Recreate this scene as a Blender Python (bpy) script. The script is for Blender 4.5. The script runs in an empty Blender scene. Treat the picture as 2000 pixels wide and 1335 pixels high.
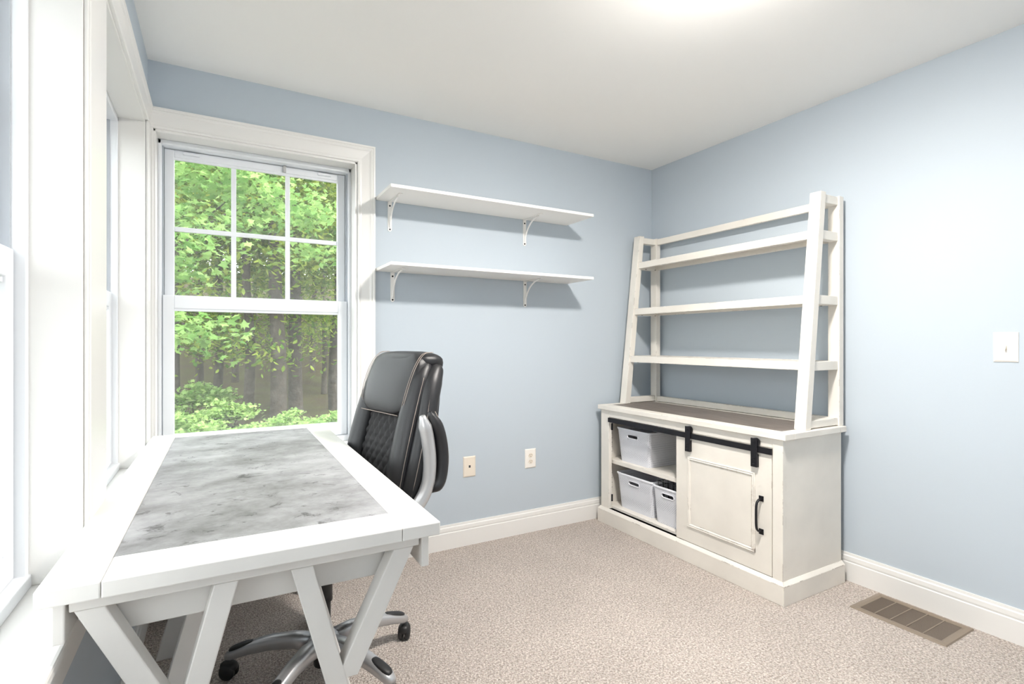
import bpy, bmesh, math, random
from mathutils import Vector, Matrix, noise as mnoise
random.seed(7)
S = bpy.context.scene
COL = S.collection
PI = math.pi

# ------------------------------------------------------------------ camera, world, light, exposure
cam_d = bpy.data.cameras.new('camera'); cam = bpy.data.objects.new('camera', cam_d); COL.objects.link(cam)
cam_d.sensor_width = 36; cam_d.sensor_fit = 'HORIZONTAL'; cam_d.lens = 1019.6 / 2000 * 36
cam_d.clip_start = 0.02; cam_d.clip_end = 300
CX, CY, CZ, YAW = -2.759, -2.8015, 1.191, math.radians(29.58)
cam.location = (CX, CY, CZ); cam.rotation_euler = (PI / 2, 0, -YAW)
S.camera = cam

W = bpy.data.worlds.new('world'); S.world = W; W.use_nodes = True
bg = W.node_tree.nodes['Background']; bg.inputs['Color'].default_value = (0.93, 0.97, 1.0, 1); bg.inputs['Strength'].default_value = 2.8

sun_d = bpy.data.lights.new('sun', 'SUN'); sun = bpy.data.objects.new('sun', sun_d); COL.objects.link(sun)
sun_d.energy = 3.0; sun_d.angle = math.radians(1.0); sun_d.color = (1, 0.95, 0.84)
sun.rotation_euler = Vector((-0.45, 0.42, -0.78)).to_track_quat('-Z', 'Y').to_euler()

S.view_settings.view_transform = 'Standard'; S.view_settings.look = 'None'
S.view_settings.exposure = 1.16; S.view_settings.gamma = 1.0; S.view_settings.use_curve_mapping = False
S.cycles.use_denoising = True
S.cycles.max_bounces = 8; S.cycles.diffuse_bounces = 5; S.cycles.glossy_bounces = 3; S.cycles.adaptive_threshold = 0.09; S.cycles.transparent_max_bounces = 16
S.cycles.sample_clamp_indirect = 6.0

# ------------------------------------------------------------------ helpers
def mat(name, color, rough=0.5, metal=0.0, spec=0.5, bump=None, vary=None, coat=0.0):
    m = bpy.data.materials.new(name); m.use_nodes = True
    nt = m.node_tree; b = nt.nodes['Principled BSDF']
    b.inputs['Base Color'].default_value = (*color, 1); b.inputs['Roughness'].default_value = rough
    b.inputs['Metallic'].default_value = metal; b.inputs['Specular IOR Level'].default_value = spec
    b.inputs['Coat Weight'].default_value = coat
    tc = nt.nodes.new('ShaderNodeTexCoord')
    if vary:                                    # (scale, second colour, amount)
        n = nt.nodes.new('ShaderNodeTexNoise'); n.inputs['Scale'].default_value = vary[0]; n.inputs['Detail'].default_value = 5
        nt.links.new(tc.outputs['Object'], n.inputs['Vector'])
        mx = nt.nodes.new('ShaderNodeMix'); mx.data_type = 'RGBA'
        mx.inputs[6].default_value = (*color, 1); mx.inputs[7].default_value = (*vary[1], 1)
        mr = nt.nodes.new('ShaderNodeMapRange'); mr.inputs[1].default_value = 0.35; mr.inputs[2].default_value = 0.7; mr.inputs[4].default_value = vary[2]
        nt.links.new(n.outputs['Fac'], mr.inputs[0]); nt.links.new(mr.outputs[0], mx.inputs[0])
        nt.links.new(mx.outputs[2], b.inputs['Base Color'])
    if bump:                                    # (scale, strength, distance)
        n2 = nt.nodes.new('ShaderNodeTexNoise'); n2.inputs['Scale'].default_value = bump[0]; n2.inputs['Detail'].default_value = 4
        nt.links.new(tc.outputs['Object'], n2.inputs['Vector'])
        bp = nt.nodes.new('ShaderNodeBump'); bp.inputs['Strength'].default_value = bump[1]; bp.inputs['Distance'].default_value = bump[2]
        nt.links.new(n2.outputs['Fac'], bp.inputs['Height']); nt.links.new(bp.outputs[0], b.inputs['Normal'])
    return m

def worn_paint(name, color, under=(0.16, 0.10, 0.07), wear=0.62, rough=0.42):
    """antique paint, rubbed through to brown wood in short patches along the edges"""
    m = mat(name, color, rough, vary=(5.0, tuple(c * 0.88 for c in color), 0.8))
    nt = m.node_tree; b = nt.nodes['Principled BSDF']
    src = b.inputs['Base Color'].links[0].from_socket
    tc = [n for n in nt.nodes if n.type == 'TEX_COORD'][0]
    bev = nt.nodes.new('ShaderNodeBevel'); bev.samples = 2; bev.inputs['Radius'].default_value = 0.0035
    geo = nt.nodes.new('ShaderNodeNewGeometry')
    dot = nt.nodes.new('ShaderNodeVectorMath'); dot.operation = 'DOT_PRODUCT'
    nt.links.new(bev.outputs[0], dot.inputs[0]); nt.links.new(geo.outputs['Normal'], dot.inputs[1])
    e = nt.nodes.new('ShaderNodeMapRange'); e.inputs[1].default_value = 0.97; e.inputs[2].default_value = 0.88
    nt.links.new(dot.outputs['Value'], e.inputs[0])
    n = nt.nodes.new('ShaderNodeTexNoise'); n.inputs['Scale'].default_value = 9; n.inputs['Detail'].default_value = 6; n.inputs['Roughness'].default_value = 0.7
    nt.links.new(tc.outputs['Object'], n.inputs['Vector'])
    r = nt.nodes.new('ShaderNodeMapRange'); r.inputs[1].default_value = wear; r.inputs[2].default_value = wear + 0.04
    nt.links.new(n.outputs['Fac'], r.inputs[0])
    mu = nt.nodes.new('ShaderNodeMath'); mu.operation = 'MULTIPLY'
    nt.links.new(e.outputs[0], mu.inputs[0]); nt.links.new(r.outputs[0], mu.inputs[1])
    mx = nt.nodes.new('ShaderNodeMix'); mx.data_type = 'RGBA'; mx.inputs[7].default_value = (*under, 1)
    nt.links.new(mu.outputs[0], mx.inputs[0]); nt.links.new(src, mx.inputs[6]); nt.links.new(mx.outputs[2], b.inputs['Base Color'])
    return m

def props(o, label=None, cat=None, group=None, kind=None):
    if label: o['label'] = label
    if cat: o['category'] = cat
    if group: o['group'] = group
    if kind: o['kind'] = kind
    return o

def local_matrix(o):
    m = Matrix.Translation(o.location) @ o.rotation_euler.to_matrix().to_4x4()
    return local_matrix(o.parent) @ m if o.parent else m

def thing(name, loc, label=None, cat=None, group=None, rotz=0.0, kind=None, parent=None):
    o = bpy.data.objects.new(name, None); COL.objects.link(o)
    o.location = loc; o.rotation_euler = (0, 0, rotz); o.empty_display_size = 0.05
    if parent: o.parent = parent
    return props(o, label, cat, group, kind)

def obj(name, bm, m, parent=None, bevel=0.0, smooth=False, local=False, segs=2):
    """link a bmesh as one object; vertices are world coordinates unless local=True"""
    bmesh.ops.recalc_face_normals(bm, faces=bm.faces)
    if parent and not local:
        bmesh.ops.transform(bm, matrix=local_matrix(parent).inverted(), verts=bm.verts)
    me = bpy.data.meshes.new(name); bm.to_mesh(me); bm.free()
    me.materials.append(m)
    if smooth:
        for p in me.polygons: p.use_smooth = True
    o = bpy.data.objects.new(name, me); COL.objects.link(o)
    if parent: o.parent = parent
    if bevel:
        bv = o.modifiers.new('bevel', 'BEVEL'); bv.width = bevel; bv.segments = segs; bv.limit_method = 'ANGLE'; bv.angle_limit = math.radians(40)
    return o

def box(x0, x1, y0, y1, z0, z1, bm=None):
    bm = bm or bmesh.new()
    v = [bm.verts.new((x, y, z)) for z in (min(z0, z1), max(z0, z1)) for y in (min(y0, y1), max(y0, y1)) for x in (min(x0, x1), max(x0, x1))]
    for f in ((0, 2, 3, 1), (4, 5, 7, 6), (0, 1, 5, 4), (2, 6, 7, 3), (0, 4, 6, 2), (1, 3, 7, 5)):
        bm.faces.new([v[i] for i in f])
    return bm

def hexa(pts, bm=None):
    """box from 4 bottom + 4 top points"""
    bm = bm or bmesh.new()
    v = [bm.verts.new(p) for p in pts]
    for f in ((0, 3, 2, 1), (4, 5, 6, 7), (0, 1, 5, 4), (1, 2, 6, 5), (2, 3, 7, 6), (3, 0, 4, 7)):
        bm.faces.new([v[i] for i in f])
    return bm

def rings(rs, cap=True, bm=None, closed=True):
    """skin a list of equal-length point rings"""
    bm = bm or bmesh.new()
    V = [[bm.verts.new(p) for p in r] for r in rs]
    n = len(V[0])
    for a, b in zip(V, V[1:]):
        for i in range(n if closed else n - 1):
            j = (i + 1) % n
            try: bm.faces.new((a[i], a[j], b[j], b[i]))
            except ValueError: pass
    if cap and closed:
        for r in (V[0], V[-1]):
            try: bm.faces.new(r)
            except ValueError: pass
    return bm

def lathe(prof, cx=0, cy=0, n=24, bm=None):
    return rings([[(cx + r * math.cos(2 * PI * i / n), cy + r * math.sin(2 * PI * i / n), z) for i in range(n)] for r, z in prof], bm=bm)

def catmull(P, k=6):
    P = [Vector(p) for p in P]; out = []
    for i in range(len(P) - 1):
        a = P[i - 1] if i else P[0] * 2 - P[1]; b, c = P[i], P[i + 1]; d = P[i + 2] if i + 2 < len(P) else c * 2 - b
        for j in range(k):
            t = j / k
            out.append(0.5 * ((2 * b) + (c - a) * t + (2 * a - 5 * b + 4 * c - d) * t * t + (3 * b - a - 3 * c + d) * t ** 3))
    return out + [P[-1]]

def tube(path, r, n=8, bm=None, flat=1.0, side=Vector((0, 1, 0)), smooth=0, taper=None):
    """sweep an ellipse (r across, r*flat the other way) along a path; side = across direction hint"""
    P = catmull(path, smooth) if smooth else [Vector(p) for p in path]
    rs = []
    for i, p in enumerate(P):
        t = (P[min(i + 1, len(P) - 1)] - P[max(i - 1, 0)]).normalized()
        s = (side - t * side.dot(t))
        s = s.normalized() if s.length > 1e-4 else t.orthogonal().normalized()
        u = t.cross(s); k = taper(i / (len(P) - 1)) if taper else 1.0
        rs.append([p + s * (r * k * math.cos(2 * PI * a / n)) + u * (r * flat * k * math.sin(2 * PI * a / n)) for a in range(n)])
    return rings(rs, bm=bm)

def sweep_trim(path, prof, normal, outward, bm=None):
    """mitred moulding in a wall plane: path = inner edge, prof = [(across, proud)], outward[i] = direction per segment"""
    bm = bm or bmesh.new(); P = [Vector(p) for p in path]; N = Vector(normal); O = [Vector(o) for o in outward]
    rs = []
    for i, p in enumerate(P):
        if i == 0: d = O[0]
        elif i == len(P) - 1: d = O[-1]
        else: d = O[i - 1] + O[i]
        rs.append([p + d * a + N * h for a, h in prof])
    return rings(rs, bm=bm)

def copy_tree(o, parent=None):
    c = o.copy(); COL.objects.link(c)
    if parent: c.parent = parent
    for ch in [x for x in bpy.data.objects if x.parent == o]: copy_tree(ch, c)
    return c

# ------------------------------------------------------------------ materials
M_wall = mat('blue_wall_paint', (0.495, 0.555, 0.612), 0.55, spec=0.25, bump=(260, 0.05, 0.002))
M_ceil = mat('ceiling_paint', (0.91, 0.90, 0.875), 0.8, spec=0.1, bump=(180, 0.05, 0.002))
M_trim = mat('white_trim_paint', (0.80, 0.79, 0.77), 0.32, bump=(40, 0.02, 0.002))
M_vinyl = mat('white_vinyl', (0.80, 0.82, 0.85), 0.35)
M_track = mat('grey_vinyl_track', (0.45, 0.48, 0.52), 0.5)
M_dark = mat('painted_gap_shade', (0.05, 0.05, 0.055), 0.6)  # near-black colour painted in for the shade inside holes, slots and gaps
M_black = mat('black_iron', (0.022, 0.022, 0.026), 0.42, 0.6, bump=(300, 0.08, 0.001))
M_steel = mat('brushed_steel', (0.5, 0.5, 0.5), 0.35, 0.9)
M_leather = mat('black_leather', (0.016, 0.016, 0.018), 0.40, spec=0.45, bump=(420, 0.25, 0.002))
M_quilt = mat('black_quilted_fabric', (0.018, 0.017, 0.018), 0.75, bump=(600, 0.4, 0.002))
M_thread = mat('tan_thread', (0.36, 0.30, 0.26), 0.8)
M_silver = mat('silver_plastic', (0.52, 0.52, 0.53), 0.33, 0.65)
M_blkpl = mat('black_plastic', (0.015, 0.015, 0.016), 0.45)
M_desk = worn_paint('antique_white_desk', (0.765, 0.745, 0.715), wear=0.66, rough=0.34)
M_cab = worn_paint('distressed_cream_paint', (0.81, 0.77, 0.705), wear=0.54, rough=0.45)
M_shelf = mat('white_laminate', (0.86, 0.84, 0.81), 0.45)
M_ivory = mat('ivory_plate', (0.78, 0.70, 0.60), 0.4)
M_white_pl = mat('white_plate', (0.84, 0.80, 0.75), 0.4)
M_vent = mat('brown_vent_metal', (0.27, 0.215, 0.165), 0.45, 0.2)
M_ventd = mat('vent_louver_brown', (0.10, 0.075, 0.055), 0.5, 0.2)

def concrete():
    m = mat('grey_concrete_laminate', (0.40, 0.40, 0.41), 0.5, spec=0.35); nt = m.node_tree; b = nt.nodes['Principled BSDF']
    tc = nt.nodes.new('ShaderNodeTexCoord')
    n1 = nt.nodes.new('ShaderNodeTexNoise'); n1.inputs['Scale'].default_value = 3.2; n1.inputs['Detail'].default_value = 9; n1.inputs['Roughness'].default_value = 0.68
    n2 = nt.nodes.new('ShaderNodeTexNoise'); n2.inputs['Scale'].default_value = 17; n2.inputs['Detail'].default_value = 10; n2.inputs['Roughness'].default_value = 0.75; n2.inputs['Distortion'].default_value = 0.6
    mp = nt.nodes.new('ShaderNodeMapping'); mp.inputs['Scale'].default_value = (1.0, 1.15, 1)
    nt.links.new(tc.outputs['Object'], mp.inputs[0])
    for n in (n1, n2): nt.links.new(mp.outputs[0], n.inputs['Vector'])
    r1 = nt.nodes.new('ShaderNodeValToRGB'); r1.color_ramp.elements[0].position = 0.36; r1.color_ramp.elements[1].position = 0.62
    r1.color_ramp.elements[0].color = (0.15, 0.147, 0.148, 1); r1.color_ramp.elements[1].color = (0.40, 0.40, 0.41, 1)
    r2 = nt.nodes.new('ShaderNodeValToRGB'); r2.color_ramp.elements[0].position = 0.36; r2.color_ramp.elements[1].position = 0.43
    r2.color_ramp.elements[0].color = (0.36, 0.35, 0.35, 1); r2.color_ramp.elements[1].color = (1, 1, 1, 1)
    nt.links.new(n1.outputs['Fac'], r1.inputs[0]); nt.links.new(n2.outputs['Fac'], r2.inputs[0])
    mx = nt.nodes.new('ShaderNodeMix'); mx.data_type = 'RGBA'; mx.blend_type = 'MULTIPLY'; mx.inputs[0].default_value = 1
    nt.links.new(r1.outputs[0], mx.inputs[6]); nt.links.new(r2.outputs[0], mx.inputs[7]); nt.links.new(mx.outputs[2], b.inputs['Base Color'])
    return m
M_conc = concrete()

def greywood():
    m = mat('grey_brown_wood', (0.16, 0.135, 0.12), 0.5); nt = m.node_tree; b = nt.nodes['Principled BSDF']
    tc = nt.nodes.new('ShaderNodeTexCoord'); mp = nt.nodes.new('ShaderNodeMapping'); mp.inputs['Scale'].default_value = (60, 4, 4)
    n = nt.nodes.new('ShaderNodeTexNoise'); n.inputs['Scale'].default_value = 2; n.inputs['Detail'].default_value = 8
    r = nt.nodes.new('ShaderNodeValToRGB'); r.color_ramp.elements[0].position = 0.3; r.color_ramp.elements[1].position = 0.7
    r.color_ramp.elements[0].color = (0.115, 0.095, 0.083, 1); r.color_ramp.elements[1].color = (0.235, 0.20, 0.178, 1)
    nt.links.new(tc.outputs['Object'], mp.inputs[0]); nt.links.new(mp.outputs[0], n.inputs['Vector'])
    nt.links.new(n.outputs['Fac'], r.inputs[0]); nt.links.new(r.outputs[0], b.inputs['Base Color'])
    return m
M_gwood = greywood()

def carpet():
    m = mat('beige_loop_carpet', (0.5, 0.44, 0.39), 0.95, spec=0.05); nt = m.node_tree; b = nt.nodes['Principled BSDF']
    tc = nt.nodes.new('ShaderNodeTexCoord')
    v = nt.nodes.new('ShaderNodeTexVoronoi'); v.inputs['Scale'].default_value = 165
    n = nt.nodes.new('ShaderNodeTexNoise'); n.inputs['Scale'].default_value = 120; n.inputs['Detail'].default_value = 3; n.inputs['Roughness'].default_value = 0.7
    big = nt.nodes.new('ShaderNodeTexNoise'); big.inputs['Scale'].default_value = 2.2; big.inputs['Detail'].default_value = 3
    for t in (v, n, big): nt.links.new(tc.outputs['Object'], t.inputs['Vector'])
    r = nt.nodes.new('ShaderNodeValToRGB'); r.color_ramp.elements[0].position = 0.33; r.color_ramp.elements[1].position = 0.62
    r.color_ramp.elements[0].color = (0.40, 0.33, 0.285, 1); r.color_ramp.elements[1].color = (0.84, 0.76, 0.70, 1)
    nt.links.new(n.outputs['Fac'], r.inputs[0])
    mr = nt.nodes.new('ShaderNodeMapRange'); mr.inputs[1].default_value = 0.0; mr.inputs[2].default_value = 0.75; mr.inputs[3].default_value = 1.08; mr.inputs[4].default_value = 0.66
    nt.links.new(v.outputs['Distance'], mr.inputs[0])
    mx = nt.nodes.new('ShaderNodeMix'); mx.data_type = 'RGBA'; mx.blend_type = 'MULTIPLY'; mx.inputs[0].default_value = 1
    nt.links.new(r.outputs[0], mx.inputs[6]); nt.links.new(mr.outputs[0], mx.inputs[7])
    mr2 = nt.nodes.new('ShaderNodeMapRange'); mr2.inputs[1].default_value = 0.3; mr2.inputs[2].default_value = 0.7; mr2.inputs[3].default_value = 0.93; mr2.inputs[4].default_value = 1.05
    nt.links.new(big.outputs['Fac'], mr2.inputs[0])
    mx2 = nt.nodes.new('ShaderNodeMix'); mx2.data_type = 'RGBA'; mx2.blend_type = 'MULTIPLY'; mx2.inputs[0].default_value = 1
    nt.links.new(mx.outputs[2], mx2.inputs[6]); nt.links.new(mr2.outputs[0], mx2.inputs[7]); nt.links.new(mx2.outputs[2], b.inputs['Base Color'])
    bp = nt.nodes.new('ShaderNodeBump'); bp.inputs['Strength'].default_value = 0.9; bp.inputs['Distance'].default_value = 0.006; bp.invert = True
    nt.links.new(v.outputs['Distance'], bp.inputs['Height']); nt.links.new(bp.outputs[0], b.inputs['Normal'])
    return m
M_carpet = carpet()

def glass():
    m = bpy.data.materials.new('window_glass'); m.use_nodes = True; nt = m.node_tree; nt.nodes.clear()
    o = nt.nodes.new('ShaderNodeOutputMaterial'); t = nt.nodes.new('ShaderNodeBsdfTransparent'); g = nt.nodes.new('ShaderNodeBsdfGlossy')
    t.inputs[0].default_value = (0.95, 0.97, 0.96, 1); g.inputs['Roughness'].default_value = 0.02
    lw = nt.nodes.new('ShaderNodeFresnel'); lw.inputs[0].default_value = 1.35
    mx = nt.nodes.new('ShaderNodeMixShader')
    nt.links.new(lw.outputs[0], mx.inputs[0]); nt.links.new(t.outputs[0], mx.inputs[1]); nt.links.new(g.outputs[0], mx.inputs[2]); nt.links.new(mx.outputs[0], o.inputs[0])
    return m
M_glass = glass()
def screen():
    m = bpy.data.materials.new('insect_screen_mesh'); m.use_nodes = True; nt = m.node_tree; nt.nodes.clear()
    o = nt.nodes.new('ShaderNodeOutputMaterial'); t = nt.nodes.new('ShaderNodeBsdfTransparent'); d = nt.nodes.new('ShaderNodeBsdfDiffuse')
    d.inputs[0].default_value = (0.50, 0.50, 0.48, 1); mx = nt.nodes.new('ShaderNodeMixShader'); mx.inputs[0].default_value = 0.21
    nt.links.new(t.outputs[0], mx.inputs[1]); nt.links.new(d.outputs[0], mx.inputs[2]); nt.links.new(mx.outputs[0], o.inputs[0])
    return m
M_screen = screen()

def leafmat(name, c1, c2):
    m = bpy.data.materials.new(name); m.use_nodes = True; nt = m.node_tree; nt.nodes.clear()
    o = nt.nodes.new('ShaderNodeOutputMaterial'); d = nt.nodes.new('ShaderNodeBsdfDiffuse'); t = nt.nodes.new('ShaderNodeBsdfTranslucent')
    geo = nt.nodes.new('ShaderNodeNewGeometry'); mx = nt.nodes.new('ShaderNodeMix'); mx.data_type = 'RGBA'
    mx.inputs[6].default_value = (*c1, 1); mx.inputs[7].default_value = (*c2, 1)
    nt.links.new(geo.outputs['Random Per Island'], mx.inputs[0])
    for s in (d, t): nt.links.new(mx.outputs[2], s.inputs[0])
    ms = nt.nodes.new('ShaderNodeMixShader'); ms.inputs[0].default_value = 0.45
    nt.links.new(d.outputs[0], ms.inputs[1]); nt.links.new(t.outputs[0], ms.inputs[2]); nt.links.new(ms.outputs[0], o.inputs[0])
    return m
M_leafA = leafmat('maple_leaf', (0.15, 0.31, 0.08), (0.34, 0.50, 0.17))
M_leafB = leafmat('forest_leaf', (0.06, 0.15, 0.025), (0.30, 0.37, 0.07))
M_leafC = leafmat('shrub_leaf', (0.20, 0.36, 0.10), (0.42, 0.56, 0.21))
M_bark = mat('bark', (0.05, 0.04, 0.034), 0.9, spec=0.1, bump=(14, 0.8, 0.03), vary=(7, (0.095, 0.082, 0.07), 1.0))
M_earth = mat('forest_floor', (0.045, 0.032, 0.022), 0.95, spec=0.05, vary=(1.4, (0.06, 0.062, 0.024), 1.0))

# ------------------------------------------------------------------ room shell
XL, YF, H, T = -3.02, -3.1, 2.44, 0.19
SILL, HEAD = 0.66, 2.14
bx0, bx1 = -3.003, -2.108           # back window opening
ly = [(-0.085, -1.09), (-1.285, -2.25)]   # left wall openings

def struct(name, bm, m, bevel=0.0): return props(obj(name, bm, m, bevel=bevel), kind='structure')
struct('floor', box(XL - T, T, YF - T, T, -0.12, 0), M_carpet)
struct('ceiling', box(XL - T, T, YF - T, T, H, H + 0.12), M_ceil)
b = box(bx1, 0, 0, T, 0, H); box(XL - T, bx0, 0, T, 0, H, b); box(bx0, bx1, 0, T, 0, SILL - 0.03, b); box(bx0, bx1, 0, T, HEAD + 0.01, H, b)
struct('wall_back', b, M_wall)
b = box(XL - T, XL, YF, ly[1][1], 0, H); box(XL - T, XL, ly[1][0], ly[0][1], 0, H, b); box(XL - T, XL, ly[0][0], 0, 0, H, b)
for y0, y1 in ly: box(XL - T, XL, y0, y1, 0, SILL - 0.03, b); box(XL - T, XL, y0, y1, HEAD + 0.01, H, b)
struct('wall_left', b, M_wall)
struct('wall_right', box(0, T, YF, 0, 0, H), M_wall)
struct('wall_front', box(XL - T, T, YF - T, YF, 0, H), M_wall)

# baseboards with a moulded cap
BBP = [(0.0, 0.0), (0.0, 0.014), (0.092, 0.014), (0.096, 0.011), (0.104, 0.0125), (0.122, 0.0115), (0.126, 0.007), (0.138, 0.006), (0.138, 0.0)]
def baseboard(name, p, q, n):
    p, q, n = Vector(p), Vector(q), Vector(n)
    return struct(name, rings([[e + Vector((0, 0, a)) + n * h for a, h in BBP] for e in (p, q)]), M_trim)
baseboard('baseboard_back', (XL + 0.014, 0, 0), (0, 0, 0), (0, -1, 0))
baseboard('baseboard_right', (0, -0.0, 0), (0, YF, 0), (-1, 0, 0))
baseboard('baseboard_left', (XL, 0, 0), (XL, YF, 0), (1, 0, 0))
baseboard('baseboard_front', (XL, YF, 0), (0, YF, 0), (0, 1, 0))

# ------------------------------------------------------------------ windows
CAS = [(0.0, 0.0), (0.0, 0.009), (0.004, 0.012), (0.010, 0.0125), (0.013, 0.009), (0.020, 0.0085), (0.055, 0.013), (0.062, 0.0145), (0.066, 0.018), (0.074, 0.020), (0.078, 0.018), (0.082, 0.021), (0.090, 0.021), (0.091, 0.0)]

def sash(win, name, P, a0, a1, z0, z1, d0, d1, st, top, bot, grid=None):
    """sash frame in window axes: P(a, d, z) -> world; a along the wall, d depth into the opening"""
    def bx(A0, A1, Z0, Z1, D0, D1, bm=None):
        return hexa([P(A0, D0, Z0), P(A1, D0, Z0), P(A1, D1, Z0), P(A0, D1, Z0), P(A0, D0, Z1), P(A1, D0, Z1), P(A1, D1, Z1), P(A0, D1, Z1)], bm)
    b = bx(a0, a0 + st, z0, z1, d0, d1); bx(a1 - st, a1, z0, z1, d0, d1, b); bx(a0 + st, a1 - st, z1 - top, z1, d0, d1, b); bx(a0 + st, a1 - st, z0, z0 + bot, d0, d1, b)
    s = obj(name, b, M_vinyl, win, bevel=0.003)
    A0, A1, Z0, Z1 = a0 + st, a1 - st, z0 + bot, z1 - top
    dm = (d0 + d1) / 2 + 0.004
    b = bx(A0, A1, Z0, Z0 + 0.008, d0 + 0.006, d0 + 0.014); bx(A0, A1, Z1 - 0.012, Z1, d0 + 0.006, d0 + 0.016, b)
    obj('glazing_bead', b, M_vinyl, s)
    nc, nr = grid or (1, 1)
    for i in range(nc):
        for j in range(nr):
            p0, p1 = A0 + (A1 - A0) * i / nc, A0 + (A1 - A0) * (i + 1) / nc
            q0, q1 = Z0 + (Z1 - Z0) * j / nr, Z0 + (Z1 - Z0) * (j + 1) / nr
            g = bmesh.new(); g.faces.new([g.verts.new(P(*c)) for c in ((p0, dm, q0), (p1, dm, q0), (p1, dm, q1), (p0, dm, q1))])
            obj('pane', g, M_glass, s)
    for i in range(1, nc):
        a = A0 + (A1 - A0) * i / nc; obj('muntin', bx(a - 0.011, a + 0.011, Z0, Z1, dm - 0.006, dm + 0.006), M_vinyl, s, bevel=0.002)
    for j in range(1, nr):
        z = Z0 + (Z1 - Z0) * j / nr; obj('muntin', bx(A0, A1, z - 0.011, z + 0.011, dm - 0.007, dm + 0.007), M_vinyl, s, bevel=0.002)
    return s, bx

def window(name, P, a0, a1, grid=True, zm=1.375):
    """double-hung unit: liner, vinyl frame with grey tracks, two sashes, screen. a0<a1 along the wall, d grows outwards"""
    base = P((a0 + a1) / 2, 0, SILL)
    w = thing(name, base, kind='structure')
    def bx(A0, A1, Z0, Z1, D0, D1, bm=None):
        return hexa([P(A0, D0, Z0), P(A1, D0, Z0), P(A1, D1, Z0), P(A0, D1, Z0), P(A0, D0, Z1), P(A1, D0, Z1), P(A1, D1, Z1), P(A0, D1, Z1)], bm)
    JD = 0.112
    b = bx(a0, a0 + 0.012, SILL, HEAD, 0.0, JD); bx(a1 - 0.012, a1, SILL, HEAD, 0, JD, b); bx(a0, a1, HEAD - 0.012, HEAD + 0.01, 0, JD, b)
    obj('jamb_liner', b, M_trim, w, bevel=0.002)
    f0, f1, fz0, fz1 = a0 + 0.012, a1 - 0.012, SILL, HEAD - 0.012
    b = bx(f0, f0 + 0.014, fz0, fz1, JD - 0.02, T - 0.005); bx(f1 - 0.014, f1, fz0, fz1, JD - 0.02, T - 0.005, b)
    bx(f0, f1, fz1 - 0.022, fz1, JD - 0.02, T - 0.005, b); bx(f0, f1, fz0, fz0 + 0.028, JD - 0.025, T + 0.02, b)
    obj('vinyl_frame', b, M_vinyl, w, bevel=0.003)
    b = bx(f0 + 0.014, f0 + 0.020, fz0 + 0.03, fz1 - 0.022, JD + 0.006, T - 0.01); bx(f1 - 0.020, f1 - 0.014, fz0 + 0.03, fz1 - 0.022, JD + 0.006, T - 0.01, b)
    obj('sash_track', b, M_track, w)
    up, ub = sash(w, 'upper_sash', P, f0 + 0.021, f1 - 0.021, zm - 0.02, fz1 - 0.024, JD + 0.034, JD + 0.062, 0.040, 0.034, 0.035, (3, 2) if grid else None)
    lo, lb = sash(w, 'lower_sash', P, f0 + 0.017, f1 - 0.017, fz0 + 0.03, zm + 0.036, JD + 0.0, JD + 0.030, 0.046, 0.062, 0.060)
    am = (a0 + a1) / 2
    for a in (f0 + 0.13, f1 - 0.13):
        obj('tilt_latch', lb(a - 0.035, a + 0.035, fz1 - 0.044, fz1 - 0.032, JD + 0.020, JD + 0.036), M_vinyl, up, bevel=0.003)
    obj('sash_lock', lb(am + 0.10, am + 0.115, fz1 - 0.058, fz1 - 0.024, JD + 0.018, JD + 0.036), M_steel, up, bevel=0.002)
    obj('night_latch', lb(f1 - 0.055, f1 - 0.048, zm + 0.10, zm + 0.135, JD + 0.031, JD + 0.035), M_vinyl, up)
    g = bmesh.new(); g.faces.new([g.verts.new(P(*c)) for c in ((f0 + 0.03, T - 0.006, fz0 + 0.03), (f1 - 0.03, T - 0.006, fz0 + 0.03), (f1 - 0.03, T - 0.006, fz1 - 0.03), (f0 + 0.03, T - 0.006, fz1 - 0.03))])
    obj('insect_screen', g, M_screen, w)
    return w

PB = lambda a, d, z: Vector((a, d, z))                 # back wall: a = x
PLf = lambda a, d, z: Vector((XL - d, a, z))           # left wall: a = y
w1 = window('window_1', PB, bx0, bx1)
w2 = window('window_2', PLf, ly[0][1], ly[0][0], zm=1.36)
w3 = window('window_3', PLf, ly[1][1], ly[1][0], zm=1.352)
# casings
obj('casing', sweep_trim([(XL + 0.006, 0, HEAD), (bx1, 0, HEAD), (bx1, 0, SILL)], CAS, (0, -1, 0), [(0, 0, 1), (1, 0, 0)]), M_trim, w1)
b = sweep_trim([(XL, -0.006, HEAD), (XL, ly[1][1], HEAD), (XL, ly[1][1], SILL)], CAS, (1, 0, 0), [(0, 0, 1), (0, -1, 0)])
obj('casing', b, M_trim, w3)
obj('corner_casing', box(XL, XL + 0.012, ly[0][0], -0.013, SILL, HEAD), M_trim, w2, bevel=0.003)
obj('corner_casing', box(XL + 0.001, bx0 + 0.004, -0.012, 0, SILL, HEAD), M_trim, w1, bevel=0.003)
b = box(XL, XL + 0.009, ly[0][1] + 0.006, ly[1][0] - 0.006, SILL, HEAD); box(XL, XL + 0.013, ly[0][1] + 0.001, ly[1][0] - 0.001, SILL, HEAD - 0.002, b)
obj('mullion_casing', b, M_trim, w2, bevel=0.003)
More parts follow.
